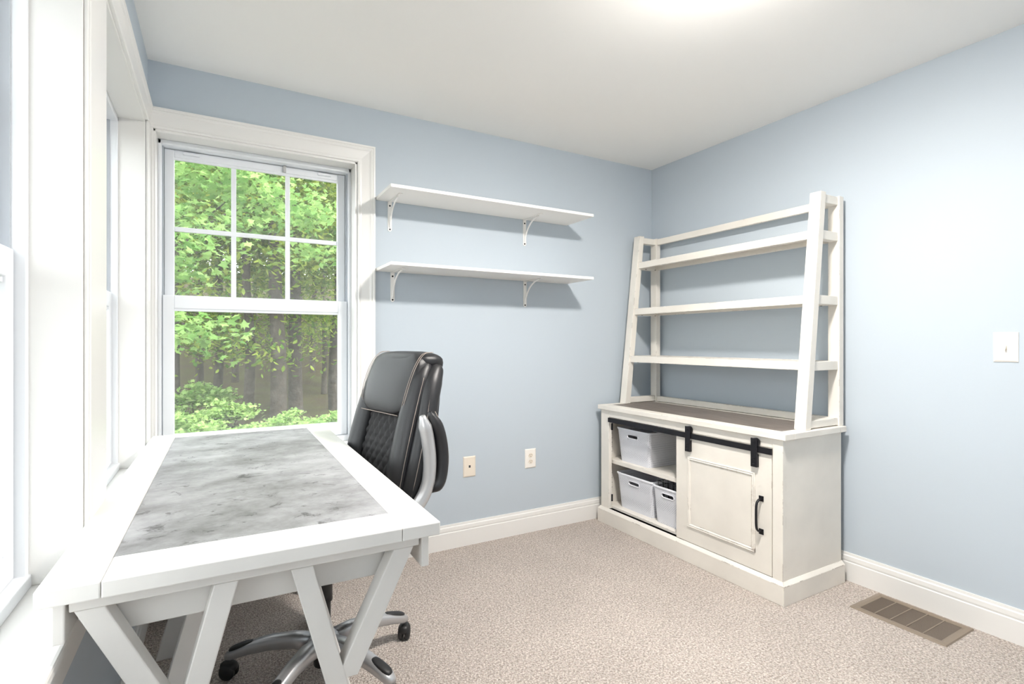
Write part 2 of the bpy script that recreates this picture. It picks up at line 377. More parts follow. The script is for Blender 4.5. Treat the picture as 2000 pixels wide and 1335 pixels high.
# stools and aprons
SP = [(0, 0), (0, 0.022), (0.012, 0.028)]
obj('stool', box(XL + 0.001, bx1 + 0.11, -0.032, 0.12, SILL - 0.024, SILL), M_trim, w1, bevel=0.006)
obj('apron', box(XL + 0.016, bx1 + 0.09, -0.016, 0, SILL - 0.10, SILL - 0.024), M_trim, w1, bevel=0.004)
obj('stool', box(XL - 0.12, XL + 0.030, ly[1][1] - 0.11, -0.034, SILL - 0.024, SILL), M_trim, w3, bevel=0.006)
b = box(XL, XL + 0.016, ly[1][1] - 0.09, -0.034, SILL - 0.10, SILL - 0.05); box(XL, XL + 0.022, ly[1][1] - 0.09, -0.034, SILL - 0.05, SILL - 0.024, b)
obj('apron', b, M_trim, w3, bevel=0.004)

# ------------------------------------------------------------------ desk  (local: x across, y along; origin on the floor)
DZ = 0.785
desk = thing('writing_desk', (-2.656, -0.885, 0), 'antique white farmhouse desk with grey concrete-look inset top and splayed trestle legs', 'desk', rotz=math.radians(-0.75))
DW, DL = 0.350, 0.805            # half sizes
ix0, ix1, iy0, iy1 = -0.262, 0.262, -0.688, 0.722
th = 0.030
def dpart(name, bm, m=None, bevel=0.0025): return obj(name, bm, m or M_desk, desk, bevel=bevel, local=True)
dpart('long_plank', box(-DW, ix0 - 0.0008, -DL, DL, DZ - th, DZ)); dpart('long_plank', box(ix1 + 0.0008, DW, -DL, DL, DZ - th, DZ))
dpart('end_plank', box(ix0, ix1, -DL, iy0 - 0.0005, DZ - th, DZ)); dpart('end_plank', box(ix0, ix1, iy1 + 0.0005, DL, DZ - th, DZ))
dpart('inset_panel', box(ix0, ix1, iy0, iy1, DZ - th, DZ - 0.0012), M_conc, 0)
dpart('underframe', box(-DW + 0.03, DW - 0.03, -DL + 0.04, DL - 0.04, DZ - th - 0.008, DZ - th), None, 0)
LY = -0.770                       # outer face of the trestle ends
zt = DZ - th
for s in (1, -1):
    yo, yi = s * LY, s * (LY + 0.050)
    def slab(xt0, xt1, xb0, xb1, z1, z0, ya=yo, yb=yi):
        return hexa([(xb0, ya, z0), (xb1, ya, z0), (xb1, yb, z0), (xb0, yb, z0), (xt0, ya, z1), (xt1, ya, z1), (xt1, yb, z1), (xt0, yb, z1)])
    dpart('end_rail', box(-0.312, 0.312, yo, s * (LY + 0.055), zt - 0.028, zt))
    dpart('end_apron', box(-0.290, 0.290, s * (LY + 0.052), s * (LY + 0.072), zt - 0.098, zt - 0.008))
    zl = zt - 0.028
    dpart('leg', slab(-0.096, -0.054, -0.096 - 0.192, -0.054 - 0.192, zl, 0.0))
    dpart('leg', slab(0.040, 0.083, 0.040 + 0.194, 0.083 + 0.194, zl, 0.0))
    # short diagonal braces from the outer corners to the middle of the legs
    dz = 0.255
    dpart('brace', slab(-0.306, -0.262, -0.306 + 0.49 * dz, -0.262 + 0.49 * dz, zl, zl - dz, s * (LY + 0.002), s * (LY + 0.048)))
    dpart('brace', slab(0.254, 0.300, 0.254 - 0.49 * dz, 0.300 - 0.49 * dz, zl, zl - dz, s * (LY + 0.002), s * (LY + 0.048)))
for sx in (-1, 1):
    dpart('side_apron', box(sx * 0.316, sx * 0.334, LY - 0.004, -LY + 0.004, zt - 0.078, zt))
    dpart('side_apron_lining', box(sx * 0.298, sx * 0.3145, LY + 0.075, -LY - 0.075, zt - 0.076, zt))
for s in (1, -1):                  # inner pair of legs of each trestle
    ya, yb = s * (LY + 0.300), s * (LY + 0.345)
    dpart('cross_rail', box(-0.297, 0.297, ya, yb, zt - 0.040, zt - 0.008))
    for xa, xb, k in ((-0.112, -0.056, -0.192), (0.050, 0.100, 0.192)):
        dpart('leg', hexa([(xa + k, ya, 0), (xb + k, ya, 0), (xb + k, yb, 0), (xa + k, yb, 0), (xa, ya, zt - 0.04), (xb, ya, zt - 0.04), (xb, yb, zt - 0.04), (xa, yb, zt - 0.04)]))

# ------------------------------------------------------------------ office chair (local: faces -x, origin under the column)
chair = thing('office_chair', (-2.42, -0.83, 0), 'black leather high-back office chair with raised silver armrests tucked under the desk', 'chair', rotz=math.radians(11.5))
def cpart(name, bm, m, par=None, bevel=0.0, smooth=True): return obj(name, bm, m, par or chair, bevel=bevel, smooth=smooth, local=True)

def pillow(cx, cy, cz, sx, sy, sz, p=4.0, nu=28, nv=16, f=None):
    """superellipsoid cushion; f(v) may move a point"""
    def sp(a, e): return math.copysign(abs(a) ** (2 / e), a)
    rs = []
    for j in range(nv + 1):
        v = -PI / 2 + PI * j / nv
        r = []
        for i in range(nu):
            u = 2 * PI * i / nu
            q = Vector((cx + sx * sp(math.cos(v), p) * sp(math.cos(u), p), cy + sy * sp(math.cos(v), p) * sp(math.sin(u), p), cz + sz * sp(math.sin(v), p)))
            r.append(f(q) if f else q)
        rs.append(r)
    bm = rings(rs, cap=False); bmesh.ops.remove_doubles(bm, verts=bm.verts, dist=1e-5)
    return bm

def spine(z):                       # front surface of the backrest centre at height z
    return 0.150 + 0.20 * (z - 0.55) + 0.10 * max(0, z - 0.75) ** 1.3
def lean(z0):                       # lean a point built upright around x=0 at height z
    return lambda q: Vector((q.x + spine(q.z), q.y, q.z))
cpart('seat', pillow(-0.03, 0, 0.515, 0.265, 0.265, 0.05, 5, 36, 14, lambda q: q - Vector((0, 0, 0.02 * max(0, (-q.x - 0.17) / 0.1) ** 2 if q.x < -0.17 else 0))), M_leather)
cpart('seat_side_trim', pillow(0.0, 0, 0.482, 0.25, 0.255, 0.028, 6, 36, 8), M_leather)
# back shell: superellipse sections
def shell(hw, t0, t1, z0, z1, n=26, nu=32, p=3.2):
    rs = []
    for j in range(n + 1):
        k = j / n; z = z0 + (z1 - z0) * k
        e = 1 - abs(2 * k - 1) ** 7; w = hw(k) * (0.35 + 0.65 * max(e, 0) ** 0.5) ; cx = spine(z) + (t0 + t1) / 2; tt = (t1 - t0) / 2 * (0.4 + 0.6 * max(e, 0) ** 0.5)
        rs.append([(cx + tt * math.copysign(abs(math.cos(a)) ** (2 / p), math.cos(a)), w * math.copysign(abs(math.sin(a)) ** (2 / p), math.sin(a)), z) for a in [2 * PI * i / nu for i in range(nu)]])
    return rings(rs)
cpart('back_shell', shell(lambda k: 0.235 + 0.03 * math.sin(PI * min(k * 1.2, 1)) - 0.05 * max(0, k - 0.6), 0.045, 0.115, 0.53, 1.115), M_leather)
# quilted centre panel with stitched diamonds in relief
bm = bmesh.new(); NU, NV = 44, 90; G = []
for j in range(NV + 1):
    z = 0.55 + 0.42 * j / NV; row = []
    for i in range(NU + 1):
        y = -0.13 + 0.26 * i / NU
        a, c = (y / 0.045 + z / 0.062), (y / 0.045 - z / 0.062)
        d = min(abs(a - round(a)), abs(c - round(c)))
        row.append(bm.verts.new((spine(z) + 0.020 - 0.012 * min(1, d / 0.3) ** 0.6 + 0.25 * y * y, y, z)))
    G.append(row)
for j in range(NV):
    for i in range(NU): bm.faces.new((G[j][i], G[j][i + 1], G[j + 1][i + 1], G[j + 1][i]))
cpart('quilted_panel', bm, M_quilt)
for s in (-1, 1):
    # front bolster, outer wing and their seams
    pth = [(spine(z) + 0.020 + off, s * yy, z) for z, yy, off in ((0.54, 0.150, 0.02), (0.62, 0.170, 0), (0.75, 0.180, -0.004), (0.88, 0.178, -0.004), (0.98, 0.170, 0), (1.06, 0.158, 0.008), (1.11, 0.148, 0.03))]
    cpart('side_bolster', tube(pth, 0.052, 16, flat=0.72, smooth=5, taper=lambda t: 0.45 + 0.55 * min(1, 5 * t, 5 * (1 - t)) ** 0.5), M_leather)
    pth2 = [(spine(z) + 0.055 + off, s * yy, z) for z, yy, off in ((0.53, 0.195, 0.02), (0.62, 0.222, 0), (0.75, 0.236, 0), (0.88, 0.232, 0), (0.98, 0.215, 0), (1.05, 0.195, 0.01), (1.10, 0.18, 0.03))]
    cpart('outer_wing', tube(pth2, 0.040, 14, flat=0.95, smooth=5, taper=lambda t: 0.4 + 0.6 * min(1, 5 * t, 5 * (1 - t)) ** 0.5), M_leather)
    for path, dy, dx in ((pth, 0.050, -0.012), (pth, 0.036, -0.026), (pth2, 0.036, -0.018)):
        cpart('seam_stitching', tube([(x + dx, y + s * dy, z) for x, y, z in path[1:-1]], 0.0011, 5, smooth=5), M_thread)
# headrest pillow draped over the top
def hr(q):
    k = (q.z - 1.04) / 0.12
    return Vector((q.x + spine(min(q.z, 1.1)) + 0.012 + 0.030 * max(0, k) ** 2, q.y * (1 - 0.10 * max(0, -k)), q.z))
head = cpart('headrest', pillow(0.0, 0, 1.035, 0.040, 0.188, 0.118, 4.5, 36, 20, hr), M_leather)
cpart('headrest_roll', pillow(0.0, 0, 1.118, 0.075, 0.186, 0.036, 3.2, 36, 14, lambda q: Vector((q.x + spine(1.1) + 0.065, q.y, q.z - 0.25 * max(0, q.x - 0.02)))), M_leather)
for s in (-1, 1):
    for o_ in (0.0, 0.012):
        cpart('headrest_stitching', tube([(spine(z) - 0.026 + a, s * (y - o_), z) for z, y, a in ((0.93, 0.165, 0.012), (0.98, 0.178, 0.004), (1.04, 0.183, 0.004), (1.10, 0.184, 0.012), (1.145, 0.180, 0.035), (1.152, 0.178, 0.075))], 0.0011, 5, smooth=5), M_thread)
cpart('headrest_stitching', tube([(spine(0.925) + 0.0 - 0.022, -0.15 + 0.3 * i / 8, 0.921) for i in range(9)], 0.0016, 5), M_thread)
# armrests: the near one folded up beside the backrest, the far one down under the desk
ay = -0.292
arm = cpart('armrest', tube([(0.02, -0.20, 0.43), (0.07, -0.285, 0.50), (0.14, ay, 0.575), (0.215, ay, 0.630), (0.252, ay, 0.69), (0.262, ay, 0.77), (0.252, ay, 0.86), (0.232, ay, 0.935)], 0.025, 14, flat=0.9, smooth=6,
                            taper=lambda t: 1.0 if t < 0.93 else max(0.35, 1 - (t - 0.93) * 8)), M_silver)
cpart('arm_pad', tube([(0.262, ay, 0.665), (0.300, ay, 0.70), (0.312, ay, 0.78), (0.298, ay, 0.87), (0.262, ay, 0.945)], 0.030, 14, flat=0.75, smooth=6, taper=lambda t: max(0.3, min(1, 7 * t, 7 * (1 - t)) ** 0.5)), M_leather, arm)
cpart('pad_stitching', tube([(0.285, ay, 0.675), (0.322, ay - 0.012, 0.72), (0.333, ay - 0.012, 0.78), (0.318, ay - 0.012, 0.87), (0.284, ay, 0.945)], 0.0015, 5, smooth=6), M_thread, arm)
ay = 0.292
arm = cpart('armrest', tube([(0.02, 0.20, 0.43), (0.07, 0.285, 0.48), (0.14, ay, 0.55), (0.15, ay, 0.595), (0.10, ay, 0.612), (0.0, ay, 0.615), (-0.12, ay, 0.605)], 0.021, 14, flat=0.85, smooth=6), M_silver)
cpart('arm_pad', tube([(0.15, ay, 0.625), (0.08, ay, 0.640), (-0.02, ay, 0.642), (-0.13, ay, 0.628)], 0.028, 14, flat=0.7, smooth=6, taper=lambda t: max(0.3, min(1, 7 * t, 7 * (1 - t)) ** 0.5)), M_leather, arm)
# mechanism, column, five-star base
cpart('tilt_mechanism', box(-0.11, 0.11, -0.09, 0.09, 0.40, 0.46), M_blkpl, bevel=0.01, smooth=False)
cpart('gas_column', lathe([(0.024, 0.12), (0.024, 0.26), (0.03, 0.262), (0.03, 0.41)], n=20), M_blkpl)
cpart('column_sleeve', lathe([(0.034, 0.035), (0.036, 0.10), (0.031, 0.15), (0.027, 0.155)], n=20), M_blkpl)
cpart('base_hub', lathe([(0.045, 0.085), (0.056, 0.09), (0.058, 0.125), (0.048, 0.142), (0.036, 0.145)], n=28), M_silver)
caster0 = None
for k in range(5):
    a = math.radians(11.8 - 11.5 + 72 * k); R = Matrix.Rotation(a, 4, 'Z')
    prof = [(0.04, 0.118, 0.030, 0.026), (0.10, 0.128, 0.027, 0.024), (0.18, 0.124, 0.024, 0.021), (0.26, 0.108, 0.023, 0.018), (0.315, 0.090, 0.022, 0.014), (0.338, 0.082, 0.012, 0.008)]
    rs = []
    for x, z, hw, hh in prof:
        rs.append([(x, hw * math.copysign(abs(math.cos(t)) ** 0.6, math.cos(t)), z + hh * math.copysign(abs(math.sin(t)) ** 0.7, math.sin(t)) - (0.006 if math.sin(t) < 0 else 0)) for t in [2 * PI * i / 16 for i in range(16)]])
    bm = rings(rs); bmesh.ops.transform(bm, matrix=R, verts=bm.verts)
    leg = cpart('base_leg', bm, M_silver)
    bm = pillow(0.285, 0, 0.114, 0.042, 0.017, 0.008, 3, 20, 8, lambda q: Vector((q.x, q.y, q.z - 0.30 * (q.x - 0.285)))); bmesh.ops.transform(bm, matrix=R, verts=bm.verts)
    cpart('foot_cap', bm, M_blkpl, leg)
    if not caster0:
        caster0 = bpy.data.objects.new('caster', None); COL.objects.link(caster0); caster0.parent = chair; caster0.empty_display_size = 0.03
        for sy in (-1, 1):
            bm = rings([[(r * math.cos(t), sy * y, 0.028 + r * math.sin(t)) for t in [2 * PI * i / 20 for i in range(20)]] for r, y in ((0.018, 0.004), (0.0275, 0.006), (0.028, 0.016), (0.024, 0.022), (0.008, 0.024))])
            cpart('caster_wheel', bm, M_blkpl, caster0)
        cpart('caster_hood', pillow(0, 0, 0.043, 0.030, 0.022, 0.018, 2.6, 18, 8), M_blkpl, caster0)
        cst = caster0
    else:
        cst = copy_tree(caster0, chair)
    cst.location = (0.327 * math.cos(a), 0.327 * math.sin(a), 0); cst.rotation_euler = (0, 0, a + 0.9 + k)

# ------------------------------------------------------------------ wall shelves with curved brackets
def wall_shelf(zb, label, bxs):
    t = thing('wall_shelf', (-1.385, 0, zb), label, 'shelf')
    obj('shelf_board', box(-2.012, -0.757, -0.283, -0.002, zb, zb + 0.016), M_shelf, t, bevel=0.001)
    for x in bxs:
        b = bmesh.new()
        pts = [(x - 0.011, 0, zb)] + [(x + 0.011, 0, zb)] + [(x + 0.011 * math.cos(a), 0, zb - 0.150 + 0.011 * math.sin(a)) for a in [-PI * i / 8 for i in range(9)]]
        rings([[Vector(p) + Vector((0, y, 0)) for p in pts] for y in (-0.0005, -0.004)], bm=b)
        br = obj('bracket', b, M_shelf, t)
        obj('bracket_arm', box(x - 0.009, x + 0.009, -0.200, -0.004, zb - 0.004, zb - 0.0004), M_shelf, br)
        curve = [(x, -0.006, zb - 0.140), (x, -0.018, zb - 0.10), (x, -0.052, zb - 0.052), (x, -0.105, zb - 0.020), (x, -0.165, zb - 0.007)]
        obj('bracket_brace', tube(curve, 0.0045, 8, smooth=6, side=Vector((1, 0, 0))), M_shelf, br, smooth=True)
        for dz in (-0.022, -0.150):
            bm = rings([[(x + 0.005 * math.cos(t), y, zb + dz + 0.005 * math.sin(t)) for t in [2 * PI * i / 10 for i in range(10)]] for y in (-0.003, -0.0052)])
            obj('screw', bm, M_black, br)
wall_shelf(1.953, 'upper white wall shelf on two curved metal brackets beside the window', (-1.935, -1.080))
wall_shelf(1.571, 'lower white wall shelf on two curved metal brackets beside the window', (-1.920, -1.077))

# ------------------------------------------------------------------ sideboard
cab = thing('sideboard_cabinet', (-0.29, -0.7125, 0), 'distressed cream sideboard cabinet with sliding barn door and grey wood top', 'cabinet')
CZt = 0.775
y0, y1 = -0.070, -1.350           # body
def kpart(name, bm, m=None, par=None, bevel=0.002): return obj(name, bm, m or M_cab, par or cab, bevel=bevel)
kpart('plinth', box(-0.540, -0.045, -0.050, -1.366, 0, 0.088))
b = rings([[(-0.540 + o, -0.050 - o, z), (-0.540 + o, -1.366 + o, z), (-0.045, -1.366 + o, z), (-0.045, -0.050 - o, z)] for o, z in ((0, 0.088), (0.014, 0.104))])
kpart('plinth_cap', b, bevel=0)
kpart('side_panel', box(-0.505, -0.05, y0, y0 - 0.018, 0.10, 0.748)); kpart('side_panel', box(-0.505, -0.05, y1, y1 + 0.018, 0.10, 0.748))
kpart('corner_post', box(-0.525, -0.500, y1 - 0.001, y1 + 0.05, 0.10, 0.748)); kpart('corner_post', box(-0.525, -0.500, y0 + 0.001, y0 - 0.078, 0.10, 0.748))
kpart('top_rail', box(-0.524, -0.503, y0 - 0.078, y1 + 0.05, 0.700, 0.748))
kpart('back_panel', box(-0.06, -0.05, y0 - 0.018, y1 + 0.018, 0.10, 0.748))
kpart('floor_panel', box(-0.500, -0.06, y0 - 0.018, y1 + 0.018, 0.098, 0.118))
kpart('door_groove', box(-0.523, -0.5005, y0 - 0.079, y1 + 0.05, 0.100, 0.104), M_dark, bevel=0)
kpart('inner_shelf', box(-0.485, -0.06, y0 - 0.018, -0.735, 0.392, 0.418)); kpart('divider', box(-0.485, -0.06, -0.735, -0.755, 0.118, 0.70))
# top with inset
top = kpart('top_frame', box(-0.540, -0.465, -0.052, -1.372, CZt - 0.028, CZt)); box
kpart('top_frame', box(-0.465, -0.095, -0.052, -0.105, CZt - 0.028, CZt)); kpart('top_frame', box(-0.465, -0.095, -1.305, -1.372, CZt - 0.028, CZt))
kpart('top_frame', box(-0.095, -0.042, -0.052, -1.372, CZt - 0.028, CZt))
kpart('top_inset', box(-0.465, -0.095, -0.105, -1.305, CZt - 0.026, CZt - 0.0012), M_gwood, bevel=0)
# sliding barn door
d0, d1, dzb, dzt = -0.722, -1.297, 0.106, 0.700
door = kpart('barn_door', box(-0.526, -0.506, d0, d1, dzb, dzt - 0.002))
MP = [(0, 0), (0, 0.004), (0.004, 0.007), (0.009, 0.005), (0.013, 0.007), (0.019, 0.002), (0.019, 0)]
b = sweep_trim([(-0.526, -0.805, 0.190), (-0.526, -0.805, 0.570), (-0.526, -1.213, 0.570), (-0.526, -1.213, 0.190)], [(-a, h) for a, h in MP], (-1, 0, 0), [(0, 1, 0), (0, 0, 1), (0, -1, 0)])
sweep_trim([(-0.526, -1.213 , 0.190), (-0.526, -0.805, 0.190)], [(-a, h) for a, h in MP], (-1, 0, 0), [(0, 0, -1)], b)
kpart('panel_moulding', b, par=door, bevel=0)
kpart('raised_panel', box(-0.5275, -0.526, -0.826, -1.192, 0.211, 0.549), par=door)
for yc in (-0.817, -1.217):
    hg = kpart('hanger', box(-0.545, -0.540, yc - 0.017, yc + 0.017, 0.600, 0.736), M_black, door, 0.002)
    kp = box(-0.540, -0.526, yc - 0.015, yc + 0.015, 0.600, 0.660); obj('hanger_strap', kp, M_black, door, bevel=0.001)
    bm = rings([[(x, yc - 0.003 + 0.020 * math.cos(t), 0.717 + 0.020 * math.sin(t)) for t in [2 * PI * i / 20 for i in range(20)]] for x in (-0.540, -0.527)]); obj('hanger_wheel', bm, M_black, door)
    for zz in (0.717, 0.640, 0.612):
        bm = rings([[(x, yc + r * math.cos(t), zz + r * math.sin(t)) for t in [2 * PI * i / 8 for i in range(8)]] for x, r in ((-0.545, 0.0065), (-0.549, 0.005))]); obj('hanger_bolt', bm, M_black, door)
kpart('door_track', box(-0.536, -0.529, -0.150, -1.303, 0.670, 0.699), M_black, bevel=0.001)
for zc in (0.300, 0.455):
    obj('handle_plate', box(-0.530, -0.526, -1.257, -1.233, zc - 0.013, zc + 0.013), M_black, door, bevel=0.001)
obj('door_handle', tube([(-0.528, -1.245, 0.304), (-0.545, -1.243, 0.305), (-0.560, -1.243, 0.325), (-0.563, -1.243, 0.378), (-0.560, -1.243, 0.430), (-0.545, -1.243, 0.450), (-0.528, -1.245, 0.451)], 0.0062, 10, smooth=4, flat=0.8), M_black, door, smooth=True)
for zz in (0.615, 0.150): kpart('door_bumper', box(-0.506, -0.498, -0.149, -0.156, zz, zz + 0.045), M_black, bevel=0)
for zz in [0.22 + 0.032 * i for i in range(4)] + [0.46 + 0.030 * i for i in range(5)]: 
    kpart('pin_hole', box(-0.452, -0.447, -0.0885, -0.0878, zz - 0.0025, zz + 0.0025), M_dark, bevel=0)

# ------------------------------------------------------------------ hutch standing on the sideboard
hut = thing('ladder_hutch', (-0.19, -0.7075, CZt), 'cream open hutch with three slatted shelves and slanted front legs on the sideboard', 'hutch')
def hpart(name, bm): return obj(name, bm, M_cab, hut, bevel=0.0025)
HT = 1.915
def fx(z): return -0.357 + (z - CZt) / (HT - CZt) * 0.130      # front face of the slanted legs
for ya, yb in ((-0.062, -0.118), (-1.297, -1.353)):
    hpart('back_post', box(-0.072, -0.034, ya, yb, CZt, HT))
    hpart('front_leg', hexa([(fx(CZt), ya, CZt), (fx(CZt) + 0.046, ya, CZt), (fx(CZt) + 0.046, yb, CZt), (fx(CZt), yb, CZt), (fx(HT), ya, HT + 0.004), (fx(HT) + 0.042, ya, HT + 0.004), (fx(HT) + 0.042, yb, HT + 0.004), (fx(HT), yb, HT + 0.004)]))
    m0, m1 = ya - 0.008, yb + 0.008
    hpart('side_rung', box(fx(0.79) + 0.040, -0.072, m0, m1, CZt + 0.004, CZt + 0.040))
    hpart('side_rung', box(fx(1.9) + 0.036, -0.072, m0, m1, HT - 0.045, HT - 0.004))
    for zt_ in (1.097, 1.418, 1.735):
        hpart('side_rung', box(fx(zt_) + 0.036, -0.072, m0, m1, zt_ - 0.044, zt_))
yA, yB = -0.118, -1.297
hpart('top_rail', box(-0.066, -0.046, yA, yB, HT - 0.045, HT - 0.004))
hpart('bottom_rail', box(-0.068, -0.046, yA, yB, CZt + 0.002, CZt + 0.038))
for zt_ in (1.097, 1.418, 1.735):
    sh = hpart('shelf', box(fx(zt_) + 0.030, -0.066, yA + 0.004, yB - 0.004, zt_ - 0.016, zt_ - 0.002))
    obj('front_rail', box(fx(zt_) + 0.008, fx(zt_) + 0.030, yA, yB, zt_ - 0.042, zt_), M_cab, sh, bevel=0.002)
    obj('back_rail', box(-0.066, -0.046, yA, yB, zt_ - 0.042, zt_), M_cab, sh, bevel=0.002)
    for yy in (yA - 0.018, yB + 0.018):
        for xx in (-0.10, fx(zt_) + 0.06):
            obj('screw_cap', lathe([(0.006, zt_ - 0.0445), (0.005, zt_ - 0.0465)], xx, yy, 10), M_black, sh)

# ------------------------------------------------------------------ storage baskets
def basket_mat():
    m = mat('white_woven_plastic', (0.80, 0.81, 0.86), 0.45); nt = m.node_tree; b = nt.nodes['Principled BSDF']
    tc = nt.nodes.new('ShaderNodeTexCoord'); mp = nt.nodes.new('ShaderNodeMapping'); mp.inputs['Rotation'].default_value = (0.785, 0.0, 0.0); mp.inputs['Scale'].default_value = (105, 105, 105)
    nt.links.new(tc.outputs['Object'], mp.inputs[0])
    ck = nt.nodes.new('ShaderNodeTexVoronoi'); ck.inputs['Scale'].default_value = 1.0; ck.inputs['Randomness'].default_value = 0.12
    nt.links.new(mp.outputs[0], ck.inputs['Vector'])
    r = nt.nodes.new('ShaderNodeValToRGB'); r.color_ramp.elements[0].position = 0.20; r.color_ramp.elements[1].position = 0.34
    r.color_ramp.elements[0].color = (0.46, 0.47, 0.52, 1); r.color_ramp.elements[1].color = (0.83, 0.84, 0.89, 1)
    nt.links.new(ck.outputs['Distance'], r.inputs[0]); nt.links.new(r.outputs[0], b.inputs['Base Color'])
    bp = nt.nodes.new('ShaderNodeBump'); bp.inputs['Strength'].default_value = 0.6; bp.inputs['Distance'].default_value = 0.003
    nt.links.new(ck.outputs['Distance'], bp.inputs['Height']); nt.links.new(bp.outputs[0], b.inputs['Normal'])
    return m
M_bask = basket_mat()
_nt = M_bask.node_tree; _tr = _nt.nodes.new('ShaderNodeBsdfTranslucent'); _tr.inputs[0].default_value = (0.92, 0.92, 0.95, 1)   # thin milky plastic lets light into the bin
_ms = _nt.nodes.new('ShaderNodeMixShader'); _ms.inputs[0].default_value = 0.18
_nt.links.new(_nt.nodes['Principled BSDF'].outputs[0], _ms.inputs[1]); _nt.links.new(_tr.outputs[0], _ms.inputs[2])
_nt.links.new(_ms.outputs[0], [n for n in _nt.nodes if n.type == 'OUTPUT_MATERIAL'][0].inputs[0])
M_bplain = mat('white_plastic', (0.82, 0.83, 0.88), 0.4)

def basket(ya, yb, xa, xb, z, h, label):
    """tapered bin, open top, rounded corners, slot handles in both ends"""
    t = thing('storage_basket', ((xa + xb) / 2, (ya + yb) / 2, z), label, 'basket')
    cx, cy, hx, hy = (xa + xb) / 2, (ya + yb) / 2, abs(xb - xa) / 2, abs(yb - ya) / 2
    def ring(zz, ins, rc=0.022, n=5):
        k = 0.90 + 0.10 * (zz - z) / h; X, Y = hx * k - ins, hy * k - ins; o = []
        for qx, qy, a0 in ((1, 1, 0), (-1, 1, PI / 2), (-1, -1, PI), (1, -1, 1.5 * PI)):
            for i in range(n): a = a0 + PI / 2 * i / (n - 1); o.append(Vector((cx + qx * (X - rc) + rc * math.cos(a), cy + qy * (Y - rc) + rc * math.sin(a), zz)))
        return o
    # body: outer wall up, inner wall down, floor; a real slot is cut through the front wall between two of the levels
    lev = [(z, 0.0), (z + h * 0.68, 0), (z + h * 0.90, 0), (z + h - 0.006, 0), (z + h - 0.006, 0.003), (z + h * 0.90, 0.003), (z + h * 0.68, 0.003), (z + 0.004, 0.003)]
    bm = bmesh.new(); V = [[bm.verts.new(p) for p in ring(*l)] for l in lev]; n = len(V[0]); loops = []
    for k in range(len(V) - 1):
        for a in range(n):
            q = (V[k][a], V[k][(a + 1) % n], V[k + 1][(a + 1) % n], V[k + 1][a])
            if a == 9 and k in (1, 5):
                x_ = lambda zz, c=q: c[0].co.x + (c[3].co.x - c[0].co.x) * (zz - c[0].co.z) / (c[3].co.z - c[0].co.z)
                zc, r = z + h * 0.79, 0.0105
                loop = [bm.verts.new((x_(zc + r * math.sin(t_)), cy + (0.036 if math.cos(t_) > 0 else -0.036) + r * math.cos(t_), zc + r * math.sin(t_))) for t_ in [2 * PI * (m_ + 0.5) / 20 for m_ in range(20)]]
                def E_(u, v): return bm.edges.get((u, v)) or bm.edges.new((u, v))
                es = [E_(q[m_], q[(m_ + 1) % 4]) for m_ in range(4)] + [E_(loop[m_], loop[(m_ + 1) % 20]) for m_ in range(20)]
                bmesh.ops.triangle_fill(bm, use_beauty=True, edges=es, normal=(-1, 0, 0)); loops.append(loop)
            else: bm.faces.new(q)
    bm.faces.new(V[0]); bm.faces.new(V[-1])
    for a in range(20): bm.faces.new((loops[0][a], loops[0][(a + 1) % 20], loops[1][(a + 1) % 20], loops[1][a]))
    obj('basket_body', bm, M_bask, t)
    obj('rim', rings([ring(z + h - 0.012, -0.003), ring(z + h - 0.002, -0.005), ring(z + h, -0.003), ring(z + h, 0.004), ring(z + h - 0.012, 0.004)], cap=False), M_bplain, t, smooth=True)
    zc = z + h * 0.79; xf = cx - hx * (0.90 + 0.10 * 0.79)
    def slot(r, dx): return [Vector((xf - dx, cy + (0.036 if math.cos(a) > 0 else -0.036) + r * math.cos(a), zc + r * math.sin(a))) for a in [2 * PI * (m_ + 0.5) / 20 for m_ in range(20)]]
    obj('handle_rim', rings([slot(0.0148, 0.0), slot(0.0148, 0.003), slot(0.0103, 0.003), slot(0.0103, -0.004)], cap=False), M_bplain, t, smooth=True)
    return t
basket(-0.160, -0.455, -0.470, -0.100, 0.418, 0.218, 'white woven plastic basket alone on the inner shelf of the sideboard')
basket(-0.160, -0.480, -0.470, -0.100, 0.118, 0.225, 'white woven plastic basket on the sideboard floor beneath the upper basket')
basket(-0.493, -0.731, -0.480, -0.140, 0.118, 0.222, 'white woven plastic basket holding a black wire basket on the sideboard floor')
wb = thing('wire_basket', (-0.31, -0.607, 0.16), 'black wire basket nested in the white basket next to the barn door', 'basket')
b = bmesh.new()
wx0, wx1, wy0, wy1 = -0.452, -0.165, -0.512, -0.702
for z_, k in ((0.36, 0), (0.335, 0.002), (0.25, 0.01), (0.165, 0.016)):
    P = [(wx0 + k, wy0 - k, z_), (wx1 - k, wy0 - k, z_), (wx1 - k, wy1 + k, z_), (wx0 + k, wy1 + k, z_), (wx0 + k, wy0 - k, z_)]
    for p, q in zip(P, P[1:]): tube([p, q], 0.0022 if z_ > 0.35 else 0.0014, 6, b, side=Vector((0, 0, 1)))
obj('wire_hoops', b, M_black, wb)
b = bmesh.new()
for i in range(6):
    y = wy0 + (wy1 - wy0) * i / 5; tube([(wx0, y, 0.36), (wx0 + 0.016, y, 0.165), (wx1 - 0.016, y, 0.165), (wx1, y, 0.36)], 0.0014, 6, b)
for i in range(8):
    x = wx0 + (wx1 - wx0) * i / 7; tube([(x, wy0, 0.36), (x, wy0 - 0.016, 0.165), (x, wy1 + 0.016, 0.165), (x, wy1, 0.36)], 0.0014, 6, b, side=Vector((1, 0, 0)))
obj('wire_ribs', b, M_black, wb)

